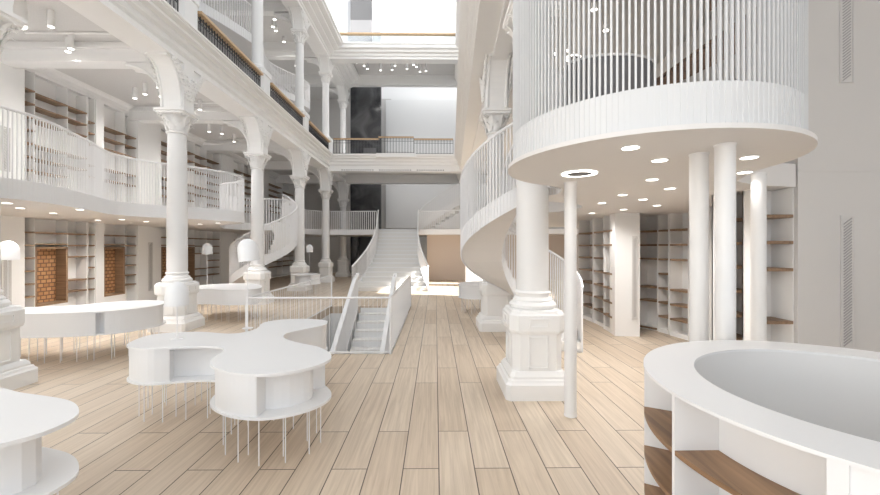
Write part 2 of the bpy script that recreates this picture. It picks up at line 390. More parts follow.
struct(bx(-2.85, -.82, 19.75, 23.8, ZS, ZM).build('mezzanine_floor_landing', SOFF))
# second gallery mezzanine, high on the left
LP3 = cr([(-7.0, 2.0, 0), (-6.6, 4.8, 0), (-6.3, 6.6, 0), (-6.9, 8.8, 0), (-7.3, 10.2, 0), (-6.5, 12.0, 0), (-6.1, 13.6, 0), (-6.8, 15.4, 0), (-7.2, 17.0, 0), (-6.4, 18.6, 0), (-6.3, 19.6, 0), (-7.4, 20.6, 0), (-9.3, 21, 0)], 8)
slab(LP3, [(-9.3, 2.0)], 'mezzanine_floor_upper_left', 8.55, 8.8)
g = empty('mezzanine_railing', (0, 0, 0), 'white slatted railing on the high wavy balcony of the upper left storey', 'railing')
slat_guard(g, LP3[:-8], lambda f: 8.52, lambda f: 9.75, .09, .02, .03, (0, .3))

g = empty('mezzanine_railing', (0, 0, 0), 'long white slatted railing curving along the left balcony over the bookcases', 'railing')
slat_guard(g, LP, lambda f: ZS - .01, lambda f: ZR, .052, .014, .010, (0, .27))
g = empty('mezzanine_railing', (0, 0, 0), 'white slatted balcony railing at the back left beside the main staircase', 'railing')
slat_guard(g, LP2, lambda f: ZS - .01, lambda f: ZR, .10, .03, .03, (0, .27))
g = empty('mezzanine_railing', (0, 0, 0), 'white slatted balcony railing at the back right above the beige wall', 'railing')
slat_guard(g, cr([(-.8, 19.72, 0), (.4, 19.57, 0), (2.6, 18.97, 0), (5, 18.7, 0)], 8), lambda f: ZS - .01, lambda f: ZR, .10, .03, .03, (0, .27))
# tall screen on the lobe
g = empty('slatted_screen', (0, 0, 0), 'tall curved screen of white vertical slats around the round balcony on poles', 'screen')
scr = [(DC[0] + (DR - .05) * math.cos(math.radians(a)), DC[1] + (DR - .05) * math.sin(math.radians(a))) for a in range(120, 386, 3)]
slat_guard(g, scr, lambda f: ZS + .031, lambda f: 5.25, .0335, .0120, .014, (0, .25), None, m=SCREENM, fm=SCREENM)
ru = MB().band(scr, 5.24, 5.32, .06).build('top_track', METAL, g)
# low guard from the screen to the spiral stair
g = empty('mezzanine_railing', (0, 0, 0), 'short white slatted railing between the round balcony and the spiral stair', 'railing')
slat_guard(g, [(1.22, 4.19), (1.42, 4.37), (1.50, 4.72), (1.36, 4.95), (1.37, 5.50)], lambda f: ZS - .01, lambda f: ZR + .1, .05, .015, .03, (0, .27))
g = empty('mezzanine_railing', (0, 0, 0), 'white slatted railing on the right balcony behind the spiral stair', 'railing')
slat_guard(g, [(1.96, 8.2), (2.0, 9.4), (2.15, 11.0), (2.3, 12.6)], lambda f: ZS - .01, lambda f: ZR, .06, .017, .03, (0, .27))

# ------------------------------------------------------------ columns
def leafs(mb, r0, r1, z0, z1, n, ph, w=.075):
    for k in range(n):
        a = ph + 2 * PI * k / n; rd = Vector((math.cos(a), math.sin(a), 0)); tg = Vector((-rd.y, rd.x, 0)); secs = []
        for t, ww in ((0, .8), (.35, 1), (.7, .9), (.9, .6), (1, .25), (.93, .15)):
            r = r0 + (r1 - r0) * (t ** 2.2) + (.012 if t < 1 else .03); z = z0 + (z1 - z0) * t
            if ww == .15: r = r1 + .055; z = z0 + (z1 - z0) * .9
            c = rd * r + Vector((0, 0, z)); h = tg * w * ww / 2
            secs.append([c - h, c + rd * .018, c + h, c - rd * .012])
        mb.loft(secs)
def capital(r, z0, z1, parent):
    h = z1 - z0; mb = MB()
    mb.lathe([(r, z0), (r + .03, z0 + .01), (r + .035, z0 + .035), (r + .005, z0 + .05), (r, z0 + .07), (r + .01, z0 + h * .5), (r + .05, z0 + h * .72), (r + .09, z0 + h * .82)], seg=24)
    leafs(mb, r + .01, r + .075, z0 + .06, z0 + h * .46, 8, 0, r * .7)
    leafs(mb, r + .02, r + .12, z0 + .14, z0 + h * .76, 8, PI / 8, r * .6)
    for k in range(4):                                # volutes under the corners of the abacus
        a = PI / 4 + k * PI / 2; rd = Vector((math.cos(a), math.sin(a), 0)); pts = []
        for j in range(15):
            t = j / 14 * 2.6 * PI; q = .065 * (1 - j / 17)
            pts.append(rd * (r + .12 + q * math.cos(t)) + Vector((0, 0, z0 + h * .72 + q * math.sin(t))))
        mb.tube(pts, .016, 6)
    a_ = r + .115; mb.sqlathe([(a_ - .04, z0 + h * .76), (a_, z0 + h * .80), (a_, z0 + h * .88), (a_ + .025, z0 + h * .90), (a_ + .025, z1)], ch=.12)
    mb.build('capital', PLASTER, parent, True)
def pedestal_low(root):
    MB().sqlathe([(.38, 0), (.38, .17), (.36, .19), (.35, .215), (.33, .225), (.33, .25), (.31, .28), (.295, .30)], ch=.12).build('plinth', PLASTER, root)
    mb = MB(); mb.sqlathe([(.285, .28), (.285, .72), (.31, .73), (.32, .76), (.32, .93), (.30, .95), (.29, .975), (.25, .985)], ch=.28)
    for k in range(4):
        M = Matrix.Rotation(k * PI / 2, 4, 'Z')
        for x0, x1, z0, z1 in ((-.11, -.095, .33, .69), (.095, .11, .33, .69), (-.11, .11, .33, .345), (-.11, .11, .675, .69)): mb.box(x0, x1, -.297, -.283, z0, z1, M)
        for x0, x1, z0, z1 in ((-.11, -.098, .80, .90), (.098, .11, .80, .90), (-.11, .11, .80, .812), (-.11, .11, .888, .90)): mb.box(x0, x1, -.331, -.317, z0, z1, M)
    mb.build('pedestal', PLASTER, root)
    MB().lathe([(.25, .98), (.27, 1.0), (.275, 1.03), (.255, 1.06), (.23, 1.07), (.235, 1.09), (.215, 1.11), (.195, 1.12), (.20, 1.15), (.215, 1.17), (.20, 1.19)], seg=32).build('base', PLASTER, root, True)
def bracket(root, z0, z1, sides=(1, 1), back=True, r=.17, reach=.62, relief=True):
    """impost block with curved haunches carrying the beam"""
    mb = MB(); mb.box(-.24, .24, -r, r, z0, z1)
    H = z1 - z0
    def haunch(M, wd, L, top):
        secs = []
        for i in range(11):
            t = i / 10 * PI / 2; y = r + (L - r) * (1 - math.cos(t)); z = z0 + .04 + (H - .10) * math.sin(t)
            secs.append([M @ Vector((-wd, y, z)), M @ Vector((wd, y, z)), M @ Vector((wd, y, top)), M @ Vector((-wd, y, top))])
        mb.loft(secs)
        secs = []                                     # raised edge roll along the intrados
        for sx in (-wd, wd):
            mb.tube([M @ Vector((sx, r + (L - r) * (1 - math.cos(i / 12 * PI / 2)) + .012, z0 + .04 + (H - .10) * math.sin(i / 12 * PI / 2) + .01)) for i in range(13)], .03, 6)
    if sides[0]: haunch(Matrix.Identity(4), .19, reach, z1)
    if sides[1]: haunch(Matrix.Rotation(PI, 4, 'Z'), .19, reach, z1)
    if back: haunch(Matrix.Rotation(back if back is not True else PI / 2, 4, 'Z'), .14, .95, z1)
    mb.build('bracket', PLASTER, root)
    if relief:
        ob = MB(); rnd = random.Random(3)
        for s in (-1, 1):
            for sx in (-1, 1):
                for k in range(13):                    # scrolls of foliage on the spandrel faces
                    t = (k % 9) / 8; y = s * (.05 + .44 * t) * (1 if k < 9 else .55); z = z1 - .08 - H * .62 * (1 - t) ** 1.3 + (0 if k < 9 else .10); q = .05 + .035 * (1 - t) + rnd.uniform(0, .015)
                    pts = [Vector((sx * .262, y + q * (1 - j / 14) * math.cos(s * j * .62), z + q * (1 - j / 14) * math.sin(j * .62))) for j in range(12)]
                    ob.tube(pts, .020, 5)
                    ob.sphere(Vector((sx * .262, y + rnd.uniform(-.05, .05), z + rnd.uniform(-.02, .09))), .03, 6, 5)
        ob.build('foliage_relief', PLASTER, root)
def lower_column(label, group=None, sides=(1, 1), back=True):
    root = empty('column', (0, 0, 0), label, 'column', group)
    pedestal_low(root)
    MB().lathe([(.185, 1.17), (.19, 1.3), (.188, 2.4), (.178, 3.6), (.17, 4.08)], seg=32).build('shaft', COLW, root, True)
    capital(.17, 4.06, 4.54, root)
    bracket(root, 4.54, ZB2 + .01, sides, back)
    return root
def upper_column(label, group=None, back=True):
    root = empty('column', (0, 0, 0), label, 'column', group)
    MB().sqlathe([(.29, 0), (.29, .62), (.32, .64), (.32, .78), (.28, .82), (.24, .86)], ch=.25).build('pedestal', COLW, root)
    MB().lathe([(.21, .86), (.22, .9), (.19, .94), (.168, .98), (.165, 1.5), (.155, 3.55)], seg=28).build('shaft', COLW, root, True)
    capital(.15, 3.53, 4.02, root)
    bracket(root, 4.02, ZB3 - Z2 + .04, (1, 1), back)
    return root
GA = 'columns of the ground floor left arcade'
lab = ['massive white carved column cut off by the left edge of the photo', 'tall white column behind the dome lamp, second of the left arcade from the camera',
       'white column behind the taller dome lamp, third of the left arcade from the camera', 'white column beside the curved stair, fourth of the left arcade',
       'white column fifth along the left arcade, just before the dark marble slab', 'slim looking white column farthest back in front of the back left balcony']
c0 = lower_column(lab[0], GA); c0.location = (XL, YC[0] + .12, 0)
for y, l in zip(YC[1:], lab[1:]): copy_tree(c0, (XL, y, 0), l)
ul = ['upper column pedestal and shaft above the dome lamp column, cut by the top edge', 'upper storey white column third along the left arcade beside oak handrails', 'upper storey white column fourth along the left gallery with ornate capital',
      'upper storey white column at the near left corner of the back gallery', 'upper storey white column standing next to the dark marble slab']
u0 = upper_column(ul[0], 'columns of the upper left gallery'); u0.location = (XL, YC[1], Z2)
for y, l in zip(YC[2:], ul[1:]): copy_tree(u0, (XL, y, Z2), l)
r0 = lower_column('big white column with square panelled pedestal standing beside the slim pole', 'columns of the right arcade', (1, 1), -PI / 2)
r0.location = (1.165, 4.68, 0)
copy_tree(r0, (1.265, 8.22, 0), 'white column behind the spiral stair on the right side')

# ------------------------------------------------------------ bookcases
ZSH = [.61, .89, 1.18, 1.47, 1.755, 2.04]
def bookcase(a, b, z0, z1, shelves, label, group, depth=.30, kind='shelf', win=None, toe=.08):
    a, b = Vector((a[0], a[1], 0)), Vector((b[0], b[1], 0)); d = b - a; L = d.length
    root = empty('bookcase' if kind != 'pier' else 'wall_pier', (a.x, a.y, z0), label, 'bookcase' if kind != 'pier' else 'pier', group, math.atan2(d.y, d.x))
    H = z1 - z0; t = .012                             # local: x along the front, +y into the wall
    if kind == 'pier':
        MB().box(0, L, -.03, depth, 0, H).build('panel', PANEL, root); return root
    MB().box(0, L, depth - .02, depth, 0, H).build('back_panel', PANEL, root)
    MB().box(0, t, .004, depth, 0, H).build('side_panel', PANEL, root); MB().box(L - t, L, .004, depth, 0, H).build('side_panel', PANEL, root)
    if toe: MB().box(t, L - t, .02, depth, 0, toe).build('toe_kick', PANEL, root)
    for z in shelves: MB().box(t, L - t, -.004, depth - .02, z - z0 - .022, z - z0 + .012).build('shelf', SHELFW, root)
    if win:
        w0, w1 = win[0] - z0, win[1] - z0
        fr = MB()
        for x0, x1, c0_, c1 in ((t, t + .05, w0, w1), (L - t - .05, L - t, w0, w1), (t, L - t, w0 - .02, w0 + .03), (t, L - t, w1 - .05, w1)): fr.box(x0, x1, -.01, depth - .03, c0_, c1)
        wf_ = fr.build('window_frame', SHELFW, root)
        p = MB().box(t + .05, L - t - .05, depth - .06, depth - .03, w0 + .03, w1 - .05).build('brick_infill', BRICK, root)
        MB().box(t, L - t, 0, depth, 0, w0 - .02).build('lower_panel', PANEL, root)
    return root
XF = -9.0
def yx(px): return at_x(px, 247, XF).y
U = [(-8, 23, 'pier', 0), (23, 34, 'shelf', 0), (34, 68, 'win', 0), (68, 88, 'shelf', 1), (88, 95, 'shelf', 2), (95, 103, 'pier', 0), (103, 125, 'win', 1), (125, 137, 'shelf', 2),
     (137, 160, 'pier', 0), (160, 194, 'win', 0), (194, 207, 'shelf', 1), (207, 220, 'shelf', 0), (220, 233, 'pier', 0), (233, 243, 'shelf', 1), (243, 253, 'shelf', 0), (253, 268, 'pier', 0),
     (268, 282, 'shelf', 1), (282, 293, 'shelf', 2), (293, 303, 'pier', 0)]
pos = ['the one at the far left', 'narrow, next to the far left pier', 'wide, second from the far left pier', 'right of the nearest brick window', 'very narrow, left of the slim second pier', 'the slim one between the first two brick windows',
       'at the second brick window from the left', 'narrow, right of the second brick window', 'pier left of the lamp column', 'behind the lamp column', 'right of the lamp column', 'behind the small white lamp', 'pale pier behind the back table',
       'just left of the third column', 'beside the third column', 'behind the third column', 'seen under the curved stair', 'beside the fourth column', 'behind the fourth column']
def pat(k, up):
    S = [3.42 + .295 * i for i in range(7)] if up else list(ZSH)
    if k == 0 or not up and k == 2: return S
    if up: return ([3.70, 4.0, 4.57, 4.87, 5.17] if k == 1 else [3.55, 3.85, 4.40, 4.69, 4.98])
    return [.61, .89, 1.47, 1.755, 2.04]
nb = 0
for i, (x0, x1, ty, k) in enumerate(U):
    ya, yb = yx(x0), yx(x1); dx = (0, .05, .0, -.03)[i % 4] if ty != 'pier' else 0
    fx = XF + dx * .6
    for up in (0, 1):
        z0, z1 = ((0, ZS) if not up else (ZM, 5.62)); stor = 'upper balcony' if up else 'ground floor'
        if up and ty == 'win': sh = [3.42, 3.70, 4.0, 4.57, 4.87, 5.17] if k == 0 else pat(2, 1)
        elif ty == 'win': sh = [2.04, 1.78]
        else: sh = pat(k, up)
        if ty == 'pier': bookcase((fx, yb), (fx, ya), z0, z1, [], 'plain white %s pier, %s' % (stor, pos[i]), 'plain piers between the %s bookcases' % stor, kind='pier')
        else:
            lb = '%s bookcase%s, %s' % (stor, ' over orange brick window' if ty == 'win' and not up else '', pos[i])
            # local +y must point to -X: run from far to near
            r_ = bookcase((fx, ya), (fx, yb), z0, z1, sh, lb, '%s bookcases along the left wall' % stor, win=(.38, 1.72) if (ty == 'win' and not up) else None)
# piers drawn the other way round need turning
for o in [o for o in sc.objects if o.name.startswith('wall_pier')]:
    o.rotation_euler.z += PI; 
    ang = o.rotation_euler.z
    L = [c for c in sc.objects if c.parent == o][0].dimensions.x
    o.location.x += 0; o.location.y -= [c for c in sc.objects if c.parent == o][0].data.vertices and max(v.co.x for v in [c for c in sc.objects if c.parent == o][0].data.vertices)

# right bookcases
pA = at_z(585, 319, .02); pB = at_z(603, 326, .02); pC_ = at_z(614, 334.5, .02)
RU = [((3.50, 9.5), (3.56, 8.80), 'r0'), ((3.56, 8.74), (3.54, 8.16), 'r1'), ((3.50, 8.1), (3.46, 7.6), 'r2')]
rl = ['farthest, beyond the spiral stair', 'middle of the three beyond the spiral stair', 'against the left side of the big pier']
for (a, b, _), l, sh in zip(RU, rl, (ZSH + [.33], ZSH + [.33], [.33, .61, .89, 1.18, 1.755, 2.04])):
    bookcase(a, b, 0, ZS, sh, 'white bookcase with brown shelves, ' + l, 'bookcases along the right wall')
bookcase((3.45, 7.48), (3.90, 7.42), 0, ZS, [], 'broad white pier with a tall vent strip between right bookcases', 'right wall piers', kind='pier')
RV = [((4.30, 8.20), (4.50, 7.85), [.05, .61, .89, 1.47, 1.755, 2.04], 'just right of the big pier'),
      ((4.48, 7.80), (4.54, 7.55), ZSH + [.33], 'narrow one right of the big pier'),
      ((4.52, 7.48), (4.60, 7.05), [.33, .61, .89, 1.47, 1.755, 2.04], 'left of the white pole pair'),
      ((4.66, 6.95), (4.45, 6.30), ZSH + [.33], 'hidden behind the first white pole'),
      ((4.45, 6.20), (4.25, 5.62), ZSH, 'seen between the white poles'),
      ((4.22, 5.52), (4.02, 5.08), ZSH + [.33], 'behind the middle pole'),
      ((3.50, 4.60), (3.80, 4.60), ZSH + [.33], 'between the second and third poles'),
      ((3.60, 4.24), (3.94, 4.24), [.88, 1.46, 1.76, 2.05], 'rightmost, against the grey wall')]
for a, b, sh, l in RV:
    bookcase(a, b, 0, ZS, sh, 'white bookcase with brown shelves on the right, ' + l, 'bookcases along the right wall')
struct(bx(4.95, 5.1, 4.5, 9.6, 0, 5.8).build('wall_right_aisle', WALLG))
struct(bx(3.9, 5.0, 9.5, 9.6, 0, ZS).build('wall_right_return', WALLW))

# vents: diagonal slotted strips
def vent(loc, rz, w_, h, label):
    root = empty('wall_vent', loc, label, 'vent', None, rz)
    MB().box(-w_ / 2, w_ / 2, -.006, .0, 0, h).build('plate', WALLG, root)
    fr = MB()
    for x0, x1, z0, z1 in ((-w_ / 2 - .012, -w_ / 2, -.012, h + .012), (w_ / 2, w_ / 2 + .012, -.012, h + .012), (-w_ / 2, w_ / 2, -.012, 0), (-w_ / 2, w_ / 2, h, h + .012)): fr.box(x0, x1, -.014, 0, z0, z1)
    fr.build('frame', WALLG, root)
    mb = MB(); n = int(h / .033); a = math.radians(38)
    for i in range(n):
        z = .03 + i * (h - .06) / n
        M = Matrix.Translation((0, -.008, z + .015)) @ Matrix.Rotation(-a, 4, 'Y')
        mb.box(-w_ * .43, w_ * .43, -.003, .003, -.0055, .0055, M)
    mb.build('slots', SLOT, root); return root
vw = at_y(847, 347, 4.2); vh = at_y(847, 217, 4.2)
vent((vw.x, 4.2, vw.z), 0, .13, vh.z - vw.z, 'tall wall vent with diagonal slots behind the round desk')
vw = at_y(846, 82, 4.2)
vent((vw.x, 4.2, vw.z), 0, .13, 1.6, 'diagonal slotted wall vent running out of the top of the photo on the right')
vp = at_y(634.5, 330, 7.37)
vent((vp.x, 7.365, .35), math.atan2(-.08, .66), .07, 1.55, 'narrow tall vent strip on the white pier right of the spiral stair')
def svent(y, z, h, l): vent((XF + .045, y, z), PI / 2, .16, h, l)
svent((yx(137) + yx(160)) / 2, .35, 1.5, 'narrow vent strip on the left pier next to the lamp column')
svent(yx(4), .5, 1.3, 'vent strip on the far left ground floor pier')
svent(yx(3), 3.3, .9, 'vent strip on the far left upper pier behind the slatted railing')

# ------------------------------------------------------------ freeform tables
ZT, ZTB = .744, .392
def inside_pts(outl, d, step): return resample([(p[0], p[1], 0) for p in offset(outl, d)], step, True)
legmesh = None
def table(pts, label, legstep=.30, closed=((.0, .22), (.4, .6), (.75, .9))):
    global legmesh
    cx = sum(p[0] for p in pts) / len(pts); cy = sum(p[1] for p in pts) / len(pts)
    root = empty('display_table', (cx, cy, 0), label, 'table', 'free form white display tables')
    P = resample([(p[0] - cx, p[1] - cy, 0) for p in cr([(a, b, 0) for a, b in pts], 8, True)], .06, True)
    O = [(p.x, p.y) for p in P]
    MB().prism(O, ZT - .022, ZT).build('tabletop', WHITE, root)
    MB().prism(O, ZTB, ZTB + .02).build('bottom_shelf', WHITE, root)
    core = offset(O, .16); core = [(p.x, p.y) for p in resample([(a, b, 0) for a, b in core], .06, True)]
    MB().band(core, ZTB + .02, ZT - .022, .012, True).build('inner_panel', WHITE, root)
    n = len(O); ed = offset(O, .02); inn = offset(O, .16)
    for f0, f1 in closed:
        i0, i1 = int(f0 * n), int(f1 * n)
        MB().band([ed[i % n] for i in range(i0, i1 + 1)], ZTB + .02, ZT - .022, .010).build('curved_panel', WHITE, root)
        for i in (i0, i1):
            i %= n; MB().band([ed[i], inn[i]], ZTB + .02, ZT - .022, .012).build('divider', WHITE, root)
    L = inside_pts(O, .09, legstep * .7) + inside_pts(O, .20, legstep * 1.1)
    if legmesh is None:
        l = MB().lathe([(.0048, 0), (.0048, ZTB)], seg=8).build('leg', METAL, root, True); legmesh = l.data; l.location = (L[0].x, L[0].y, 0); L = L[1:]
    for p in L:
        l = bpy.data.objects.new('leg', legmesh); C.objects.link(l); l.parent = root; l.location = (p.x, p.y, 0)
    return root
ctab = [(-3.07, 3.93), (-3.11, 4.33), (-2.71, 4.46), (-2.26, 4.36), (-2.11, 4.59), (-2.19, 4.98), (-2.06, 5.19), (-1.76, 5.25), (-1.45, 5.14), (-1.37, 4.86), (-1.54, 4.58), (-1.66, 4.37), (-1.6, 4.14), (-1.37, 3.93), (-1.12, 3.76), (-0.93, 3.49), (-0.92, 3.26), (-1.07, 3.06), (-1.3, 2.96), (-1.55, 3.0), (-1.76, 3.13), (-1.88, 3.27), (-1.93, 3.42), (-1.97, 3.66), (-2.08, 3.78), (-2.25, 3.82), (-2.49, 3.78), (-2.70, 3.72), (-2.91, 3.77)]
table(ctab, 'trefoil white table in the middle with a dome lamp on each of two lobes', .28, ((.02, .2), (.3, .5), (.53, .60), (.72, .78), (.93, .99)))
table([(-3.7, 2.3), (-3.2, 2.72), (-2.72, 2.60), (-2.3, 2.47), (-2.08, 2.30), (-2.02, 2.15), (-2.07, 1.98), (-2.3, 1.8), (-2.7, 1.72), (-3.2, 1.55), (-3.7, 1.7)], 'white rounded table cut off by the lower left corner of the photo', .35, ((.8, .98),))
table([(-6.9, 6.25), (-6.45, 6.35), (-5.96, 6.52), (-5.74, 6.88), (-5.29, 7.12), (-4.85, 7.02), (-4.63, 6.70), (-4.62, 6.35), (-4.85, 5.95), (-5.38, 5.75), (-6.11, 5.68), (-6.7, 5.7), (-7.0, 5.95)], 'long wavy white table between the first and second left columns', .3, ((.0, .15), (.45, .6), (.62, .9)))
table([(-5.9, 9.3), (-5.95, 10.0), (-5.5, 10.45), (-4.9, 10.4), (-4.4, 9.9), (-4.15, 9.3), (-4.25, 8.95), (-4.74, 8.87), (-5.25, 9.05), (-5.6, 9.0)], 'white wavy table between the second and third left columns', .3, ((.0, .2), (.5, .95)))
table([(.60, 10.3), (.75, 10.8), (1.2, 11.1), (1.7, 11.0), (2.1, 10.6), (2.0, 10.1), (1.5, 9.85), (1.0, 9.8), (.7, 9.95)], 'white table in the sunlight behind the spiral stair', .35, ((.0, .4), (.6, .95)))
table([(-5.0, 14.4), (-5.2, 14.0), (-4.85, 13.6), (-4.4, 13.7), (-4.15, 14.1), (-4.4, 14.5), (-4.75, 14.6)], 'small far white table near the fourth left column', .3, ((.5, .95),))

root = empty('low_white_block', (1.95, 17.3, 0), 'bright sunlit low white block added at the back right beside the beige wall', 'counter')
MB().box(-.62, .62, -.3, .3, .06, .92).build('body', WHITE, root); MB().box(-.66, .66, -.34, .34, .92, .96).build('countertop', WHITE, root); MB().box(-.56, .56, -.26, .26, 0, .06).build('plinth', GREYM, root)  # plain block added to catch the sun as a bright patch
# dome lamps
def lamp(loc, H, label, tilt=0, r=.12):
    root = empty('table_lamp', loc, label, 'lamp', 'white dome table lamps')
    MB().lathe([(.06, 0), (.06, .006), (.02, .012)], seg=20).build('base', METAL, root, True)
    MB().lathe([(.006, .01), (.006, H - .06)], seg=8).build('pole', METAL, root, True)
    hh = r * 2.25; prof = [(r, H - hh), (r * .99, H - hh * .75)]
    for i in range(1, 9):
        a = i / 8 * PI / 2; prof.append((max(.004, r * .97 * math.cos(a)), H - hh * .52 + hh * .52 * math.sin(a)))
    inner = [(max(.003, p[0] - .006), p[1] - (.006 if i > 1 else 0)) for i, p in enumerate(prof)][::-1]
    mb = MB(); mb.lathe(prof + inner, seg=28, cap=False); o = mb.build('lamp_shade', WHITE, root, True)
    b = MB().sphere(Vector((0, 0, H - hh * .55)), .028).build('bulb', METAL, root, True)
    if tilt:
        for q in (o, b):
            M = Matrix.Translation((0, 0, H - .1)) @ Matrix.Rotation(tilt, 4, 'Y') @ Matrix.Translation((0, 0, -(H - .1)))
            q.matrix_local = M
    return root
def L_at(px, py, **k):
    p = at_z(px, py, ZT); return p
p = at_z(177, 339, ZT); lamp((p.x, p.y, ZT), .60, 'low white dome lamp in front of the second left column on the trefoil table', 0, .110)
p = at_z(251, 328, ZT); lamp((p.x - .03, p.y - .02, ZT), 1.06, 'taller white dome lamp with a tilted shade in front of the third column', math.radians(-8), .118)
lamp((-6.55, 6.05, ZT), 1.06, 'white dome lamp at the left edge of the photo on the long wavy table', 0, .13)
lamp((-5.65, 9.72, ZT), 1.06, 'white dome lamp on the table between the second and third columns', 0, .12)
lamp((-4.52, 14.05, ZT), 1.06, 'tiny looking white dome lamp on the farthest left table', 0, .12)

# ------------------------------------------------------------ round desk
DKC = (1.721, 1.481); R1, R0, HD = .817, .609, 1.15
root = empty('reception_desk', (DKC[0], DKC[1], 0), 'round white desk with an open centre and curved wooden shelves at the right foreground', 'desk')
ringt = MB()
def ring(mb, ra, rb, z0, z1, a0=0, a1=360, n=96):
    A = [math.radians(a0 + (a1 - a0) * i / n) for i in range(n + (0 if a1 - a0 == 360 else 1))]
    secs = [[Vector((rb * math.cos(a), rb * math.sin(a), z0)), Vector((ra * math.cos(a), ra * math.sin(a), z0)), Vector((ra * math.cos(a), ra * math.sin(a), z1)), Vector((rb * math.cos(a), rb * math.sin(a), z1))] for a in A]
    mb.loft(secs, a1 - a0 == 360)
    return mb
ring(MB(), R1, R0, HD - .012, HD).build('countertop', WHITE, root, True)
ring(MB(), R0 + .02, R0 + .002, 0, HD - .012).build('inner_wall', CONC, root, True)
ring(MB(), R0 + .035, R0 + .021, 0, HD - .012).build('back_panel', WHITE, root, True)
ring(MB(), R1 - .02, R0 + .036, 0, .06).build('plinth', WHITE, root, True)
divs = [120, 150, 180.2, 215.2, 247, 277, 307, 337, 7, 37, 67, 95]
for a in divs:
    M = Matrix.Rotation(math.radians(a), 4, 'Z'); mb = MB(); tk = .021 if a == 215.2 else .009; mb.box(R0 + .036, R1 - .004, -tk, tk, .06, HD - .012, M); mb.build('divider', WHITE, root)
for z in (.18, .365, .55, .735, .922):
    for a0, a1 in ((120.7, 149.3), (150.7, 179.5), (180.9, 213.1), (247.7, 276.3), (277.7, 306.3), (7.7, 36.3), (67.7, 94.3)):
        ring(MB(), R1 - .003, R0 + .036, z - .010, z + .008, a0, a1, 14).build('shelf', DESKW, root)
ring(MB(), R1 - .012, R1 - .022, .06, HD - .012, 216.6, 247, 16).build('curved_panel', WHITE, root, True)

# ------------------------------------------------------------ slim poles
def pole(x, y, r, label):
    o = MB().lathe([(r + .004, 0), (r + .004, .012), (r, .014), (r, ZS - .012), (r + .004, ZS - .01), (r + .004, ZS)], x, y, 24).build('support_pole', COLW, None, True)
    tag(o, label, 'pole', 'slim white poles carrying the round balcony')
p = at_y(570.5, 300, 3.93); pole(p.x, p.y, .060, 'slim white pole standing alone in front of the big right column')
for px, py, r, l in ((699, 2.73, .058, 'left one of the pair of white poles behind the round desk'), (725, 2.48, .058, 'thickest looking white pole, nearest behind the round desk'), (758.5, 3.43, .056, 'rightmost white pole in front of the shelves by the grey wall')):
    p = at_y(px, 300, py); pole(p.x, p.y, r, l)

# ------------------------------------------------------------ stairs
def helix(root, c, R, r_in, a0, a1, z0, z1, n, g_out=1.05, sm=SOFF, drop=.17, pitch=.05, inner=True):
    """steps rise from angle a0/z0 to a1/z1 (degrees)"""
    st = MB(); so_ = MB(); K = n
    for i in range(n):
        b0 = math.radians(a0 + (a1 - a0) * i / n); b1 = math.radians(a0 + (a1 - a0) * (i + 1) / n); z = z0 + (z1 - z0) * (i + 1) / n
        pts = [(c[0] + q * math.cos(b), c[1] + q * math.sin(b)) for q, b in ((r_in, b0), (R, b0), (R, (b0 + b1) / 2), (R, b1), (r_in, b1))]
        if a1 < a0: pts = pts[::-1]
        st.prism(pts, z - (z1 - z0) / n - .01, z)
    st.build('steps', CARP, root)
    m_ = 48; secs = []
    for i in range(m_ + 1):
        a = math.radians(a0 + (a1 - a0) * i / m_); z = z0 + (z1 - z0) * i / m_
        zt, zb = z - .0, z - drop
        if zb < .004: zb = .004
        if zt < .03: zt = .03
        secs.append([Vector((c[0] + q * math.cos(a), c[1] + q * math.sin(a), zz)) for q, zz in ((r_in, zb), (R, zb), (R, zt), (r_in, zt))])
    so_.loft(secs).build('soffit', sm, root, True)
    def path(q): return [(c[0] + q * math.cos(math.radians(a0 + (a1 - a0) * i / 60)), c[1] + q * math.sin(math.radians(a0 + (a1 - a0) * i / 60))) for i in range(61)]
    zf = lambda f: max(.01, z0 + (z1 - z0) * f - drop - .02)
    slat_guard(root, path(R + .015), zf, lambda f: z0 + (z1 - z0) * f + g_out, pitch, .015, .025, (0, drop + .12), .024)
    if inner and r_in > .12:
        slat_guard(root, path(r_in), zf, lambda f: z0 + (z1 - z0) * f + g_out, pitch, .012, .02, (0, drop + .1), .02)
root = empty('spiral_staircase', (0, 0, 0), 'white slatted spiral staircase rising behind the big right column to the round balcony', 'staircase')
helix(root, SC_, SR, .30, -20 + 0, 270, 0.0, ZM, 16)
root = empty('curved_staircase', (0, 0, 0), 'white slatted curved stair bulging out between the third and fourth left columns', 'staircase')
helix(root, (-5.98, 13.70), 1.06, .35, 150, 438, .0, ZM, 16, g_out=1.1, pitch=.06, inner=False)

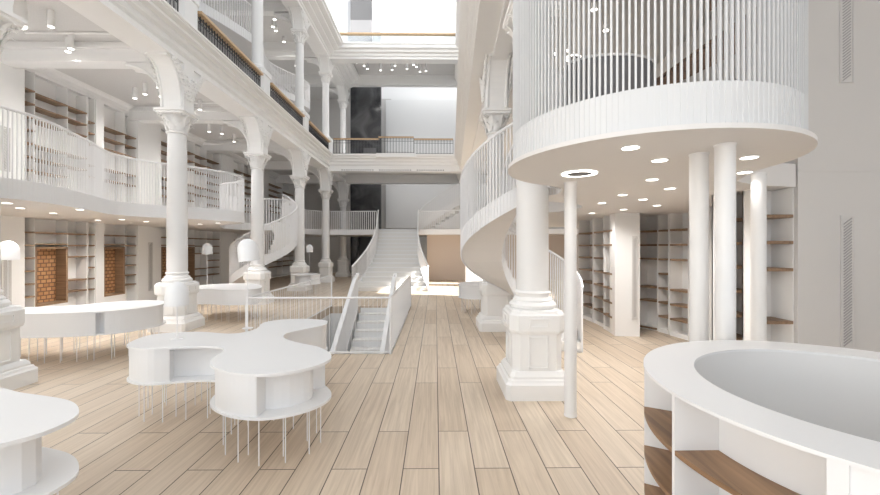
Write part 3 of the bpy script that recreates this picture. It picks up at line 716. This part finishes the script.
# basement stair in the floor opening
root = empty('basement_staircase', (0, 0, 0), 'white stair going down through the opening in the plank floor, with wide sloping rails', 'staircase')
st = MB()
for i in range(1, 17):
    y = PY1 - .29 * i; st.box(-2.16, -1.22, y, y + .31, -.175 * i - .04, -.175 * i)
st.build('tread', CARP, root)
st = MB()
for i in range(1, 17):
    y = PY1 - .29 * i; st.box(-2.16, -1.22, y + .275, y + .29, -.175 * i, -.175 * (i - 1) - .04)
st.build('riser', WHITE, root)
for x in (-2.24, -1.16):
    mb = MB(); secs = []
    for y in (PY1 - .02, PY1 - .6, PY0 + .15):
        k = (PY1 - y) / .29 * .175; zz = .93 - max(0, k - .18)
        secs.append([Vector((x - .05, y, zz - .02)), Vector((x + .05, y, zz - .02)), Vector((x + .05, y, zz + .03)), Vector((x - .05, y, zz + .03))])
    mb.loft(secs).build('handrail', WHITE, root)
    mb = MB(); n = 60
    for j in range(n + 1):
        y = PY1 - .03 - (PY1 - PY0 - .2) * j / n; k = (PY1 - y) / .29 * .175; zz = .93 - max(0, k - .18)
        mb.box(x - .012, x + .012, y - .009, y + .009, zz - 1.15, zz)
    mb.build('slats', METAL, root)
    mb = MB(); secs = []
    for y in (PY1 - .02, PY0 + .1):
        k = (PY1 - y) / .29 * .175; secs.append([Vector((x - .02, y, -.40 - k)), Vector((x + .02, y, -.40 - k)), Vector((x + .02, y, .06 - k)), Vector((x - .02, y, .06 - k))])
    mb.loft(secs).build('stringer', WHITE, root)
# guard around the opening
root = empty('opening_guard', (0, 0, 0), 'white slatted guard rail around the stair opening in the floor', 'guard rail')
gx0, gx1, gy0, gy1 = PX0 + .02, PX1 - .02, PY0 - .02, PY1
for nm, path in (('near', [(gx0, gy0), (gx1, gy0)]), ('left', [(gx0, gy0 + .04), (gx0, gy1)]), ('right', [(gx1, gy0 + .04), (gx1, gy1)])):
    P = resample([(a, b, 0) for a, b in path], {'near': .07, 'left': .11, 'right': .055}[nm]); mb = MB(); k = .0028 if nm != 'right' else .0045
    for q in P: mb.box(q.x - k, q.x + k, q.y - k, q.y + k, .0, .9)
    mb.build('slats', METAL, root)
    a, b = path
    MB().tube([(a[0], a[1], .9), (b[0], b[1], .9)], .016, 8).build('handrail', METAL, root, True)
    MB().tube([(a[0], a[1], .03), (b[0], b[1], .03)], .012, 8).build('bottom_rail', METAL, root, True)
for (x, y) in ((gx0, gy0), (gx0, gy1), (gx1, gy0), (gx1, gy1)): MB().box(x - .016, x + .016, y - .016, y + .016, 0, .9).build('post', METAL, root)

# grand staircase at the back
root = empty('grand_staircase', (0, 0, 0), 'wide white staircase climbing to the landing at the far end of the hall', 'staircase')
NS = 15; y0s, y1s = 15.2, 19.75
def lerp_tab(T, f):
    k = min(len(T) - 2, int(max(0, f) * (len(T) - 1))); t = f * (len(T) - 1) - k
    return T[k] * (1 - t) + T[k + 1] * t
def sx(f): return (lerp_tab([-3.22, -3.02, -2.86, -2.77, -2.72, -2.72, -2.76, -2.82, -2.88], f), lerp_tab([-.28, -.46, -.60, -.71, -.78, -.81, -.83, -.85, -.86], f))
st = MB()
for i in range(NS):
    f = i / NS; l, r = sx(f); y = y0s + (y1s - y0s) * f; z = ZM * (i + 1) / NS
    st.box(l, r, y, y + (y1s - y0s) / NS + .02, max(0, z - .55), z)
st.build('steps', CARP, root)
nl = MB()
for i in range(NS):
    f = i / NS; l, r = sx(f); y = y0s + (y1s - y0s) * f; z = ZM * (i + 1) / NS
    nl.box(l + .02, r - .02, y - .02, y + .0, z - .035, z + .003)
nl.build('nosing', WHITE, root)
for side in (0, 1):
    path = [(sx(i / 20)[side], y0s - .1 + (y1s - y0s) * i / 20) for i in range(21)]
    gd = bpy.data.objects.new('side_guard', None); C.objects.link(gd); gd.parent = root
    mb = MB(); P = resample([(a, b, 0) for a, b in path], .09)
    for i, q in enumerate(P):
        f = i / (len(P) - 1); mb.box(q.x - .01, q.x + .01, q.y - .02, q.y + .02, max(0, ZM * f - .5), ZM * f + .95)
    mb.build('slats', METAL, gd)
    MB().band(path, [max(0, ZM * i / 20 - .55) for i in range(21)], [ZM * i / 20 + .12 for i in range(21)], .03).build('stringer', WHITE, gd)
    MB().tube([(a, b, ZM * i / 20 + .97) for i, (a, b) in enumerate(path)], .032, 8).build('handrail', WHITE, gd, True)
# upper flight rising to the right from the landing
root = empty('upper_flight', (0, 0, 0), 'grey looking slatted upper stair flight rising to the right behind the landing', 'staircase')
path = [(-.80 + 2.9 * i / 20, 20.05 + .35 * math.sin(i / 20 * PI / 2)) for i in range(21)]
slat_guard(root, path, lambda f: ZM - .1 + 1.9 * f ** .85, lambda f: ZM + 1.0 + 1.95 * f ** .8, .10, .03, .03, (0, .35), .03)
st = MB()
for i in range(12): st.box(-.75 + .25 * i, -.48 + .25 * i, 20.45, 22.3, ZM + .16 * i - .1, ZM + .16 * (i + 1))
st.build('steps', CARP, root)

# wooden tread stair seen through the screen
root = empty('wooden_staircase', (0, 0, 0), 'stair with dark wooden treads seen through the slats of the round balcony', 'staircase')
sA = at_y(645, 92, 6.1); sB = at_y(742, 24, 5.6)
st = MB(); NT = 13; secs = []
for i in range(NT):
    f = i / (NT - 1); p = sA.lerp(sB, f); st.box(p.x - .12, p.x + .17, p.y - .05 - .55 * f, p.y + .8, p.z - .04, p.z)
    st.box(p.x + .13, p.x + .17, p.y - .05 - .55 * f, p.y + .8, p.z, p.z + .17)
st.build('tread', TREADW, root)
secs = []
for i in range(NT):
    f = i / (NT - 1); p = sA.lerp(sB, f); secs.append([Vector((p.x, p.y - .06 - .55 * f, p.z - .12 - .34 * f)), Vector((p.x, p.y - .10 - .55 * f, p.z - .12 - .34 * f)), Vector((p.x, p.y - .10 - .55 * f, p.z + .02)), Vector((p.x, p.y - .06 - .55 * f, p.z + .02))])
MB().loft(secs).build('stringer', TREADW, root)
mb = MB(); secs = []
for i in range(7, NT):
    f = i / (NT - 1); p = sA.lerp(sB, f) + Vector((0, .05 - .55 * f, 0)); secs.append([Vector((p.x, p.y, p.z + .50)), Vector((p.x, p.y + .06, p.z + .50)), Vector((p.x, p.y + .06, p.z + .74)), Vector((p.x, p.y, p.z + .74))])
mb.loft(secs).build('side_board', TREADW, root)
# dark curved counter on the mezzanine
root = empty('curved_counter', (0, 0, 0), 'dark grey curved counter on the balcony behind the white slats', 'counter')
cc = at_y(608, 90, 5.3)
cpts = [(cc.x + .60 * math.cos(math.radians(a)), 5.3 + .35 * math.sin(math.radians(a))) for a in range(180, 361, 9)]
MB().prism(cpts + [(cc.x + .6, 5.6), (cc.x - .6, 5.6)], ZM, 4.16).build('body', GREYM, root)
MB().band(cpts, 4.15, 4.18, .03).build('rim', METAL, root)

# ------------------------------------------------------------ iron balustrades with oak handrails
def balustrade(a, b, z, label, group, h=.56, pitch=.11, fancy=True, mat_=IRON, bars=True):
    a, b = Vector((*a, 0)), Vector((*b, 0)); d = b - a; L = d.length
    root = empty('balustrade', (a.x, a.y, z), label, 'balustrade', group, math.atan2(d.y, d.x))
    MB().box(0, L, -.10 if fancy else -.05, .10 if fancy else .05, h, h + .06).build('handrail', RAILW, root)
    if not bars: 
        MB().box(0, L, -.006, .006, 0, h).build('glass_panel', GLASS, root)
        return root
    mb = MB(); n = int(L / pitch)
    for i in range(n + 1):
        x = L * i / n; mb.box(x - .009, x + .009, -.009, .009, 0, h)
        if fancy and i < n:
            xm = x + L / n / 2; mb.tube([(xm + .035 * math.cos(t * PI / 4), 0, h - .10 + .035 * math.sin(t * PI / 4)) for t in range(8)], .006, 4, True)
            mb.box(xm - .004, xm + .004, -.004, .004, .08, h - .14)
    for zz in (.06, h - .16, h - .05): mb.box(0, L, -.008, .008, zz - .008, zz + .008)
    mb.build('balusters', mat_, root)
    return root
GLASS = bpy.data.materials.new('clear balustrade glass'); GLASS.use_nodes = True
nt = GLASS.node_tree; nt.nodes.clear(); o_ = nt.nodes.new('ShaderNodeOutputMaterial'); mxs = nt.nodes.new('ShaderNodeMixShader'); tr = nt.nodes.new('ShaderNodeBsdfTransparent'); gl = nt.nodes.new('ShaderNodeBsdfGlossy')
gl.inputs['Roughness'].default_value = .03; tr.inputs[0].default_value = (.93, .96, .97, 1); mxs.inputs[0].default_value = .08
nt.links.new(tr.outputs[0], mxs.inputs[1]); nt.links.new(gl.outputs[0], mxs.inputs[2]); nt.links.new(mxs.outputs[0], o_.inputs[0])
bl = ['iron balustrade with oak handrail nearest the camera high on the left', 'iron balustrade with oak handrail between the second and third upper columns', 'iron balustrade with oak handrail between the third and fourth upper columns', 'short looking oak topped balustrade before the back left corner column']
for i, (ya, yb) in enumerate(zip(YC[:4], YC[1:5])):
    balustrade((XL + .22, ya + .32), (XL + .22, yb - .32), 6.24, bl[i], 'balustrades of the upper left gallery')
balustrade((-4.97, YB - .25), (-2.75, YB - .25), 6.24, 'left straight part of the back iron balustrade in front of the dark marble', 'back gallery balustrade', .72, .14, False)
balustrade((-2.75, YB - .45), (-1.05, YB - .45), 6.24, 'middle projecting part of the back iron balustrade with lighter oak rail', 'back gallery balustrade', .76, .14, False)
balustrade((-1.05, YB - .25), (.86, YB - .25), 6.24, 'right straight part of the back iron balustrade', 'back gallery balustrade', .72, .14, False)
struct(bx(-2.85, -.95, YB - .55, YB - .2, 6.05, 6.24).build('trim_balcony_sill', PLASTER))
balustrade((-5.3, YB + .1), (1.1, YB + .1), Z3, 'thin oak handrail over clear glass on the topmost back gallery', 'top gallery balustrade', .66, bars=False)

# ------------------------------------------------------------ back: marble slab, door, beige wall, upper panel
a = at_y(350.5, 90, 23.9); b = at_y(381, 90, 23.9)
tag(MB().box(a.x, b.x, 23.9, 24.15, 0, 11.6).build('marble_slab', MARB), 'tall dark veined marble slab behind the back gallery left of the stairs', 'wall slab')
dr = empty('dark_door', ((a.x + b.x) / 2 + .2, 23.85, 0), 'black doorway beneath the back left balcony beside the grand staircase', 'door')
MB().box(-.62, .62, -.0, .04, 0, 2.3).build('door_leaf', BLACK, dr); MB().box(-.70, -.62, -.05, .04, 0, 2.34).build('door_frame', GREYP, dr)
struct(bx(a.x - .05, a.x + 1.3, 23.82, 23.88, 7.3, 7.33).build('trim_2', GREYP))
bl_ = empty('dark_cabinet', (a.x + 1.25, 23.7, 6.24), 'low black cabinet against the marble behind the back iron balustrade', 'cabinet')
MB().box(-.42, .42, -.15, .15, 0, 1.5).build('body', BLACK, bl_); MB().box(-.40, .40, -.165, -.15, .06, 1.46).build('door', GREYP, bl_)
struct(bx(-.45, 7.2, 20.5, 20.7, 0, ZS).build('wall_under_landing', BEIGE))
struct(bx(b.x, 7.2, 26.2, 26.4, 3.0, 11.6).build('wall_stairwell', mat('pale stairwell wall', (.86, .86, .86), .7)))
a = at_y(350.5, 25, 23.2); b = at_y(372, 25, 23.2); zt = at_y(360, 2, 23.2).z; zm = at_y(360, 20, 23.2).z
struct(MB().box(a.x, b.x, 23.2, 23.3, 12.0, zm).build('wall_top_reflection', GREYM))  # paler lower part of the glass reflection, put in as grey colour
tag(MB().box(a.x, b.x, 23.2, 23.3, zm, zm + 1.25).build('reflection_panel', GREYP), 'dark grey panel imitating a glass reflection at the very top of the back wall', 'panel')  # dark panel stands in for a reflection in glass
struct(bx(-9, a.x, 23.25, 23.4, 12, 17).build('wall_top_left', mat('cool grey wall', (.36, .37, .39), .6)))
struct(bx(b.x, 8, 27.1, 27.3, 11.6, 18.8).build('wall_top_back', mat('bright white wall', (.9, .9, .9), .6)))
# ------------------------------------------------------------ ceiling lights
def downlight(p, label, r=.055, watts=8):
    root = empty('downlight', p, label, 'ceiling light', 'recessed downlights in the mezzanine soffits')
    MB().lathe([(r, -.004), (r + .008, -.004), (r + .008, .0), (r, 0)], seg=24).build('trim_ring', WHITE, root, True)
    MB().lathe([(r - .002, -.006), (r - .002, -.001)], seg=24).build('lens', LED, root)
    lamp_light(root, -.03, watts)
DL = [(630.5, 147.5, 'nearest the front edge of the round balcony'), (659.8, 160.1, 'second from the front edge, left of the pole pair'), (652, 179.5, 'third in depth left of the pole pair'), (670, 188.4, 'just left of the left pole'), (622.6, 194.8, 'right of the ring light and behind it'),
      (643.2, 199.3, 'left of the pole pair, fifth in depth'), (657, 205.4, 'deepest one next to the pole pair'), (602, 203, 'above the far right bookcases'), (623.4, 209.4, 'above the big white pier'), (592, 213, 'farthest back by the spiral stair'),
      (749, 157.3, 'between the nearest pole and the grey wall, front one'), (744.6, 172.2, 'between the nearest pole and the rightmost pole, rear one')]
for x, y, l in DL:
    p = at_z(x, y, ZS); downlight(p, 'downlight in the round balcony soffit, ' + l, watts=3 if p.y < 4 else 34)
LD = [(7, 203, 'at the left edge of the photo'), (20, 208, 'second from the left edge'), (53, 213, 'above the first brick window'), (80, 209.5, 'near the front edge of the balcony'), (98, 220, 'above the slim second pier'),
      (122, 219.5, 'above the second brick window'), (146, 221.5, 'just left of the lamp column'), (200, 224, 'just right of the lamp column'), (218, 223, 'near the rounded end of the balcony')]
for x, y, l in LD:
    p = at_z(x, y, ZS); downlight(p, 'small downlight under the left balcony, ' + l, watts=48)
def ringlight(p, r, label, body=0):
    root = empty('ring_light', p, label, 'ceiling light', 'round ring lights')
    lamp_light(root, -.05, 30 if body else 4)
    if body:
        MB().lathe([(r, .01), (r, body)], seg=32).build('housing', PANEL, root, True)
        z = 0
    mb = MB(); secs = [[Vector((q * math.cos(t), q * math.sin(t), zz)) for q, zz in ((r * .70, -.004), (r * .97, -.004), (r * .97, .004), (r * .70, .004))] for t in [2 * PI * i / 40 for i in range(40)]]
    mb.loft(secs, True).build('light_ring', LED, root)
    MB().lathe([(r * .69, -.003), (r * .69, .004)], seg=32).build('centre_plate', GREYM, root)
p = at_z(579.3, 173.8, ZS - .0045); ringlight(p, .155, 'glowing ring light in the soffit above the slim lone pole')
p = at_z(573, 58, ZC2 - .0045); ringlight(p, .17, 'small glowing ring light on the upper ceiling seen through the slats')
p = at_z(14.8, 24.3, 5.50); ringlight(p, .155, 'large cylinder ceiling lamp with glowing ring in the top left corner', .41)
def spot(p, label, r=.045, h=.22, zc=None, m=PANEL, watts=42):
    root = empty('spotlight', p, label, 'spotlight', 'cylinder spotlights on the gallery ceilings')
    MB().lathe([(r, .006), (r, h)], seg=16).build('housing', m, root, True)
    MB().lathe([(r - .004, -.002), (r - .004, .006)], seg=16).build('lens', LED, root)
    lamp_light(root, -.03, watts)
    if zc and zc - p[2] > h + .01: MB().lathe([(.008, h), (.008, zc - p[2])], seg=6).build('stem', METAL, root)
SP = [(51, 27, 'upper left, nearest the corner lamp'), (71, 49, 'upper left, front one of the touching pair'), (68, 52, 'upper left, rear one of the touching pair'), (135, 98.5, 'left of the second column, leftmost of four'), (145, 94.5, 'left of the second column, second of four'), (158.5, 88, 'left of the second column capital, highest'),
      (161, 97, 'left of the second column capital, lowest'), (200, 110, 'just right of the second column bracket'), (209, 132, 'right of the second column capital'), (196, 118, 'small one close to the second column bracket'), (222, 134, 'beside the third column arch'), (234, 142, 'left of the third column capital')]
for x, y, l in SP:
    p = at_z(x, y, ZC2 - .30); spot(p, 'small white cylinder spotlight, ' + l, .05, .29, ZC2)
for x, y, l in [(594, 10, 'highest one seen through the slats'), (606, 30.7, 'right of the ring light seen through the slats'), (568, 50.7, 'just left above the small ring light'), (555, 54, 'left of the small ring light'), (552, 90.7, 'lowest one seen through the slats')]:
    p = at_z(x, y, ZC2 - .12); spot(p, 'bright ceiling spot, ' + l, .055, .11, ZC2, watts=5)
k = 0
for x, y in [(356.5, 63), (364, 66), (367.5, 69), (375.6, 60.5), (380.5, 70.5), (392, 70), (395, 66), (407, 69), (413.5, 65), (416.5, 67), (420, 72), (423, 62.5), (426, 71)]:
    p = at_z(x, y, 11.35); p.y = min(max(p.y, 19.75), 22.5); q = at_y(x, y, p.y)
    k += 1; spot((q.x, q.y, min(q.z, 11.5)), 'white pendant spotlight under the top back gallery, number %s from the left' % ['one', 'two', 'three', 'four', 'five', 'six', 'seven', 'eight', 'nine', 'ten', 'eleven', 'twelve', 'thirteen'][k - 1], .06, .42, ZC3, METAL, 40)
for x, y, l in [(274.5, 19.5, 'above the fourth upper column, left one'), (273, 27, 'left of the fourth upper capital, lower'), (276, 31, 'left of the fourth upper capital, bottom'), (284, 42, 'right of the third upper column'), (296, 66, 'near the back of the upper left gallery')]:
    p = at_z(x, y, ZC3 - .35); spot(p, 'cylinder spotlight on upper left gallery ceiling, ' + l, .07, .24, ZC3)
